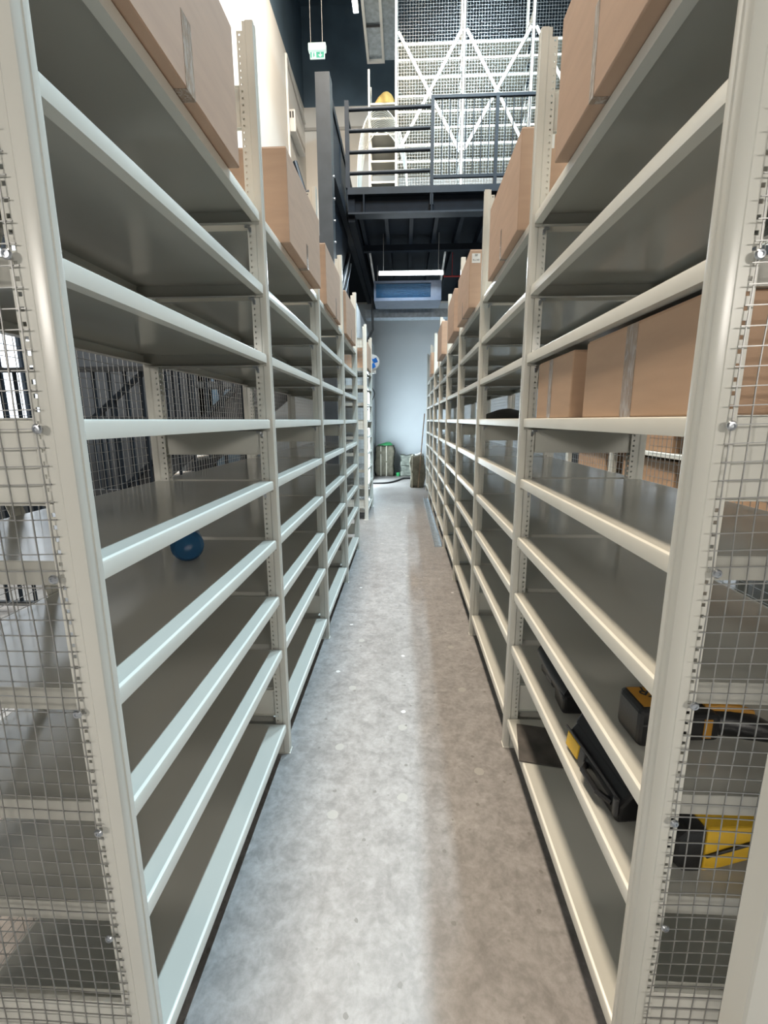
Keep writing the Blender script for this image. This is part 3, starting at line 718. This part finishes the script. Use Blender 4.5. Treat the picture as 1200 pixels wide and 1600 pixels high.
# added glowing door in the partition wall, brightens the far end
dw = struct(MB().box(-0.88, -0.862, 11.0, 12.5, 0.0, 2.35).build('added_door_1', 'white_plastic'))
for k in range(2):
    MB().box(-0.862, -0.856, 11.08+k*0.72, 11.74+k*0.72, 0.12, 2.25).build('glass_pane', 'door_glow', dw)
    MB().tube([(-0.84, 11.69+k*0.10, 0.95), (-0.84, 11.69+k*0.10, 1.15)], 0.01, 8).build('handle', 'zinc', dw)
# cable tray and pipes under the mezzanine
ct = thing('cable_tray', 'galvanised cable tray crossing below the fan coil unit', 'cable tray', (0, 10.6, 3.80))
MB().box(-0.86, 1.6, 0.0, 0.012, 0.0, 0.17).build('side_rail', 'galv', ct); MB().box(-0.86, 1.6, 0.30, 0.312, 0.0, 0.17).build('side_rail', 'galv', ct)
MB().box(-0.86, 1.6, 0.012, 0.30, 0.0, 0.006).build('tray_floor', 'galv', ct)
for xx in (-0.6, 0.75): MB().tube([(xx, 0.15, 0.006), (xx, 0.15, 1.10)], 0.006, 6).build('hanger', 'wire', ct)
rp = thing('sprinkler_pipe', 'thin red pipe under the mezzanine right of the tube lamp', 'pipe', (0, 9.5, 4.3))
MB().tube([(0.74, 0, 0), (2.4, 0, 0)], 0.014, 8).build('pipe', 'red', rp, smooth=True)
for xx in (0.9, 2.2): MB().tube([(xx, 0, 0.01), (xx, 0, 0.60)], 0.006, 6).build('hanger', 'red', rp)
dr = thing('drain_pipe', 'black drain pipe bending down left of the fan coil unit', 'pipe', (0, 0, 0))
MB().tube([(-0.63, 9.5, 3.95), (-0.63, 9.5, 3.35), (-0.80, 9.5, 3.02), (-0.862, 9.5, 2.9)], 0.025, 8).build('pipe', 'hose', dr, smooth=True)

# ------------------------------------------------------------------ things at the end of the aisle
def bundle(label, x, y, w, d, h, m, seed, straps, tiers=1):
    t = thing('canvas_bundle', label, 'bundle', (x, y, 0), random.Random(seed).uniform(-0.04, 0.04), 'canvas bundles at the end of the aisle')
    rnd = random.Random(seed)
    for k in range(tiers):
        z0 = h*k/tiers; hh = h/tiers-(0.01 if tiers > 1 else 0)
        bm = bmesh.new(); bmesh.ops.create_cube(bm, size=1.0)
        bmesh.ops.subdivide_edges(bm, edges=bm.edges, cuts=9, use_grid_fill=True)
        for v in bm.verts:
            x_, y_, z_ = v.co
            rx = 1-0.10*(abs(2*z_)**6)*0.5; 
            wob = 0.018*math.sin(9*x_+7*z_+seed)+0.012*math.sin(21*z_+13*y_+2*seed)+0.010*math.sin(25*(x_+y_)+seed)
            sag = 0.03*math.cos(PI*z_)
            v.co = Vector((x_*w*rx*(1+sag)+wob*(1 if abs(x_) > 0.49 else 0)*(1 if x_ > 0 else -1), y_*d*rx*(1+sag)+wob*(1 if abs(y_) > 0.49 else 0)*(1 if y_ > 0 else -1), z0+(z_+0.5)*hh+(0.6*wob if z_ > 0.49 else 0)))
        me = bpy.data.meshes.new('wrapped_body'); bmesh.ops.recalc_face_normals(bm, faces=bm.faces); bm.to_mesh(me); bm.free()
        me.materials.append(M[m]); me.shade_smooth()
        ob('wrapped_body', me, t)
    for sx in straps:
        MB().box(sx-0.014, sx+0.014, -d/2-0.028, -d/2-0.022, 0.01, h+0.012).build('strap', 'strap', t)
        MB().box(sx-0.014, sx+0.014, -d/2-0.022, d/2, h+0.008, h+0.014).build('strap', 'strap', t)
    return t
bundle('tall olive canvas bundle with pale straps against the far wall', -0.565, 13.52, 0.50, 0.55, 0.86, 'canvas', 1, (-0.10, 0.06))
bundle('low two-tier grey-green bundle against the far wall', 0.13, 13.50, 0.44, 0.5, 0.60, 'canvas2', 2, (0.12,), tiers=2)
bundle('brown canvas bundle standing beside the far end of the right rack', 0.325, 11.18, 0.33, 0.5, 0.75, 'canvas', 4, (-0.13,))
pw = MB().lathe([(0.22, 0.0), (0.22, 0.02), (0.15, 0.06), (0.05, 0.075)], n=14); pw.v = [(x, y*0.8, z*(1+0.5*math.sin(8*x))) for x, y, z in pw.v]
tag(pw.build('folded_sheet', 'green', None, (-0.56, 13.5, 0.885), smooth=True), 'crumpled green plastic sheet on the tall olive bundle', 'sheet')
tag(MB().lathe([(0.045, 0), (0.055, 0.02), (0.055, 0.09), (0.03, 0.11)], n=14).build('green_pot', 'green', None, (-0.175, 13.30, 0.0), smooth=True), 'small green pot on the floor beside the two-tier bundle', 'pot')
pc = MB().lathe([(0.10, 0.0), (0.11, 0.03), (0.05, 0.05)], n=10); pc.v = [(x, y, z*(1+0.4*math.sin(30*x))) for x, y, z in pc.v]
tag(pc.build('plastic_wrap', 'white_plastic', None, (0.36, 11.15, 0.768), smooth=True), 'crumpled white plastic wrap on the brown bundle', 'plastic wrap')
hp = [(-0.80, 11.60), (-0.52, 11.62), (-0.34, 11.78), (-0.19, 12.10), (-0.06, 12.50), (0.06, 12.58), (0.19, 12.64), (0.5, 12.7)]
def spline(P, n=6):
    out = []
    for i in range(len(P)-1):
        p0, p1, p2, p3 = P[max(i-1,0)], P[i], P[i+1], P[min(i+2, len(P)-1)]
        for k in range(n):
            t_ = k/n
            out.append(tuple(0.5*(2*p1[c]+(p2[c]-p0[c])*t_+(2*p0[c]-5*p1[c]+4*p2[c]-p3[c])*t_**2+(3*p1[c]-p0[c]-3*p2[c]+p3[c])*t_**3) for c in range(len(p1))))
    out.append(tuple(P[-1])); return out
tag(MB().tube([(a, b, 0.022) for a, b in spline(hp)], 0.022, 8).build('hose', 'hose', None, smooth=True), 'black hose lying across the floor at the far end', 'hose')
ch = thing('floor_channel', 'long galvanised steel channel lying on the floor beside the right rack', 'metal channel', (0, 0, 0))
MB().box(0.398, 0.492, 5.70, 9.40, 0.0, 0.003).build('web', 'galv', ch)
MB().box(0.398, 0.401, 5.70, 9.40, 0.003, 0.05).build('flange', 'galv', ch); MB().box(0.489, 0.492, 5.70, 9.40, 0.003, 0.05).build('flange', 'galv', ch)
tag(MB().tube([(0.335, 10.86, 0.02), (0.470, 10.90, 1.75)], 0.013, 8).build('pole', 'wood', None, smooth=True), 'brown pole leaning on the right rack at the far end', 'pole')
bf = thing('wall_fan', 'small blue and white wall fan with a dangling cable past the short bay', 'fan', (-0.868, 9.75, 2.60))
MB().box(0.0, 0.10, -0.05, 0.05, -0.06, 0.03).build('bracket', 'white_plastic', bf, bevel=0.008)
MB().box(0.08, 0.28, -0.06, 0.06, -0.05, 0.04).build('motor_box', 'white_plastic', bf, bevel=0.01)
MB().lathe([(0.05, -0.03), (0.15, -0.02), (0.16, 0.0), (0.15, 0.02), (0.05, 0.03)], n=24, axis='y').build('cage', 'white_plastic', bf, (0.20, -0.06, 0.16), smooth=True)
for k in range(4):
    a = k*PI/2+0.4
    MB().bar((0.20+0.03*math.cos(a), -0.095, 0.16+0.03*math.sin(a)), (0.20+0.12*math.cos(a), -0.10, 0.16+0.12*math.sin(a)), 0.006, 0.09, (math.sin(a), 0.3, -math.cos(a))).build('blade', 'blue', bf)
MB().tube(spline([(0.2, -0.05, -0.05), (0.16, -0.06, -0.25), (0.25, -0.06, -0.45), (0.17, -0.05, -0.65), (0.1, 0.0, -0.8)]), 0.008, 6).build('cable', 'hose', bf, smooth=True)

# ------------------------------------------------------------------ things on the lower right shelves
# cordless tool lying across the shelf, battery towards the aisle
ct = thing('cordless_tool', 'black and amber cordless tool lying behind the near right upright', 'power tool', (0.62, 1.035, 0.8225), 0.05, 'power tools')
bt = MB().box(-0.052, 0.055, -0.035, 0.075, 0.0, 0.105).build('battery', 'black_plastic', ct, bevel=0.016, bseg=3)
MB().box(-0.040, 0.048, -0.020, 0.060, 0.105, 0.1065).build('sticker', 'amber', bt)
ob('marking', text_mesh('marking', 'XR', 0.045, 'ink', 0.0006), bt, (0.005, 0.030, 0.1072), (0, 0, PI*0.75))
MB().box(0.030, 0.048, -0.0372, -0.034, 0.015, 0.055).build('latch', 'yellow', bt)
MB().box(-0.045, 0.05, -0.0362, -0.0345, 0.062, 0.066).build('seam', 'grey_plastic', bt)
MB().box(0.055, 0.15, -0.030, 0.045, 0.012, 0.085).build('foot', 'black_plastic', ct, bevel=0.014, bseg=3)
hb = MB().tube([(0.13, 0.01, 0.05), (0.18, 0.0, 0.05), (0.23, -0.012, 0.045), (0.275, -0.03, 0.036)], [0.032, 0.036, 0.034, 0.022], 14).build('grip', 'black_plastic', ct, smooth=True)
MB().tube([(0.13, 0.012, 0.078), (0.19, 0.005, 0.082), (0.24, -0.005, 0.074)], [0.014, 0.018, 0.010], 10).build('trim', 'amber', hb, smooth=True)
MB().box(0.105, 0.125, -0.0315, -0.0295, 0.025, 0.075).build('badge', 'amber', ct)
# tool case with a yellow latch
tc_ = thing('tool_case', 'black tool case with a yellow latch on the second lowest right shelf', 'tool case', (0.605, 1.20, 0.5575), 0.10, 'power tools')
body = MB().prism([(-0.055,0.0),(-0.02,-0.0),(0.16,0.0),(0.165,0.06),(0.15,0.085),(-0.02,0.09),(-0.05,0.05)], lambda a, b, t_: (a, t_, b), -0.15, 0.155).build('body', 'black_plastic', tc_, bevel=0.010, bseg=2)
MB().prism([(-0.03,0.072),(0.155,0.072),(0.145,0.125),(0.0,0.125)], lambda a, b, t_: (a, t_, b), -0.135, 0.168).build('lid', 'black_plastic', tc_, bevel=0.016, bseg=3)
MB().prism([(-0.060,0.012),(-0.050,0.012),(-0.044,0.060),(-0.054,0.060)], lambda a, b, t_: (a, t_, b), 0.070, 0.145).build('latch', 'yellow', tc_, bevel=0.003)
MB().prism([(-0.059,0.005),(-0.05,0.005),(-0.04,0.062),(-0.052,0.062)], lambda a, b, t_: (a, t_, b), 0.035, 0.068).build('latch_plate', 'grey_plastic', tc_, bevel=0.003)
MB().tube([(-0.05, 0.03, 0.03), (-0.075, 0.0, 0.038), (-0.075, -0.08, 0.038), (-0.05, -0.11, 0.03)], 0.009, 8).build('handle', 'black_plastic', tc_, smooth=True)
MB().tube([(-0.052, 0.16, 0.066), (-0.052, 0.02, 0.07), (-0.05, -0.14, 0.066)], 0.004, 6).build('seam', 'grey_plastic', tc_)
MB().box(-0.064, -0.052, -0.15, -0.135, 0.02, 0.075).build('corner_clip', 'grey_plastic', tc_, bevel=0.004)
# second black case further along
sc2 = thing('tool_bag', 'rounded black power tool further along the second lowest right shelf', 'power tool', (0.655, 1.66, 0.5575), -0.03, 'power tools')
MB().tube([(-0.02, -0.15, 0.065), (-0.02, -0.02, 0.07), (-0.035, 0.06, 0.075), (-0.06, 0.16, 0.085)], [0.05, 0.064, 0.055, 0.03], 14).build('body', 'black_plastic', sc2, smooth=True)
MB().box(-0.075, 0.05, -0.16, -0.055, 0.0, 0.075).build('battery', 'black_plastic', sc2, bevel=0.015, bseg=3)
MB().tube([(-0.055, -0.035, 0.055), (-0.06, 0.02, 0.05)], 0.028, 12).build('collar', 'grey_plastic', sc2, smooth=True)
MB().tube([(-0.04, 0.05, 0.05), (-0.045, 0.10, 0.04)], 0.04, 12).build('guard', 'black_plastic', sc2, smooth=True)
# yellow tool on the bottom shelf
yt = thing('corded_tool', 'yellow and black tool on the second lowest right shelf behind the end mesh', 'power tool', (0.704, 0.955, 0.5575), 0.12, 'power tools')
MB().prism([(-0.075,0.03),(-0.05,0.004),(-0.02,0.0),(0.0,0.0),(0.0,0.12),(-0.05,0.12),(-0.075,0.10)], lambda a, b, t_: (a, t_, b), -0.035, 0.035).build('motor', 'black_plastic', yt, bevel=0.008)
MB().prism([(0.0,0.0),(0.05,0.006),(0.11,0.02),(0.19,0.034),(0.19,0.11),(0.0,0.12)], lambda a, b, t_: (a, t_, b), -0.034, 0.034).build('body', 'yellow', yt, bevel=0.005)
MB().tube([(0.002, -0.036, 0.045), (0.06, -0.038, 0.062), (0.12, -0.037, 0.075), (0.19, -0.036, 0.085)], 0.004, 8).build('cord', 'hose', yt, smooth=True)
# rubber mat hanging over the bottom shelf
rmt = thing('rubber_mat', 'worn dark rubber mat on the bottom right shelf by the second upright', 'mat', (0.686, 1.831, 0.1655), -0.19)
MB().box(-0.165, 0.165, -0.13, 0.12, 0.0, 0.006).build('sheet', 'rubber', rmt, bevel=0.002)
# black bag on the middle shelf of the second and third right bays
for k, (y, w) in enumerate(((3.35, 0.16), (2.10, 0.05))):
    bgm = MB().lathe([(0.17, 0.0), (0.19, 0.015), (0.15, 0.045), (0.07, 0.065), (0.02, 0.068)], n=16)
    bgm.v = [(x*0.9*(w/0.16), yy*1.5*(w/0.16), z*(1+0.3*math.sin(10*x+6*yy))) for x, yy, z in bgm.v]
    tag(bgm.build('soft_bag', 'black_plastic', None, (0.76 if k == 0 else 0.72, 3.66 if k == 0 else 2.17, 1.6135), smooth=True),
        'limp black bag on the middle shelf of the third right bay' if k == 0 else 'small black pouch just past the small carton, middle shelf', 'bag')
# small blue bottle standing in for a bottle's reflection in the left shelf
wt = thing('reflection_bottle', 'clear blue bottle standing in for a reflection, shelf of the nearest left bay', 'water bottle', (-0.80, 1.60, 1.0875), 0.52)
MB().lathe([(0.02, 0.0), (0.045, 0.003), (0.057, 0.018), (0.060, 0.035), (0.056, 0.05), (0.060, 0.065), (0.060, 0.11), (0.056, 0.125), (0.060, 0.14), (0.058, 0.17), (0.040, 0.205), (0.018, 0.22), (0.015, 0.225), (0.015, 0.25)], n=28, axis='y').build('bottle', 'bottle', wt, (0, 0, 0.0602), smooth=True)
MB().lathe([(0.018, 0.235), (0.018, 0.258), (0.004, 0.26)], n=16, axis='y').build('cap', 'blue', wt, (0, 0, 0.0602), smooth=True)
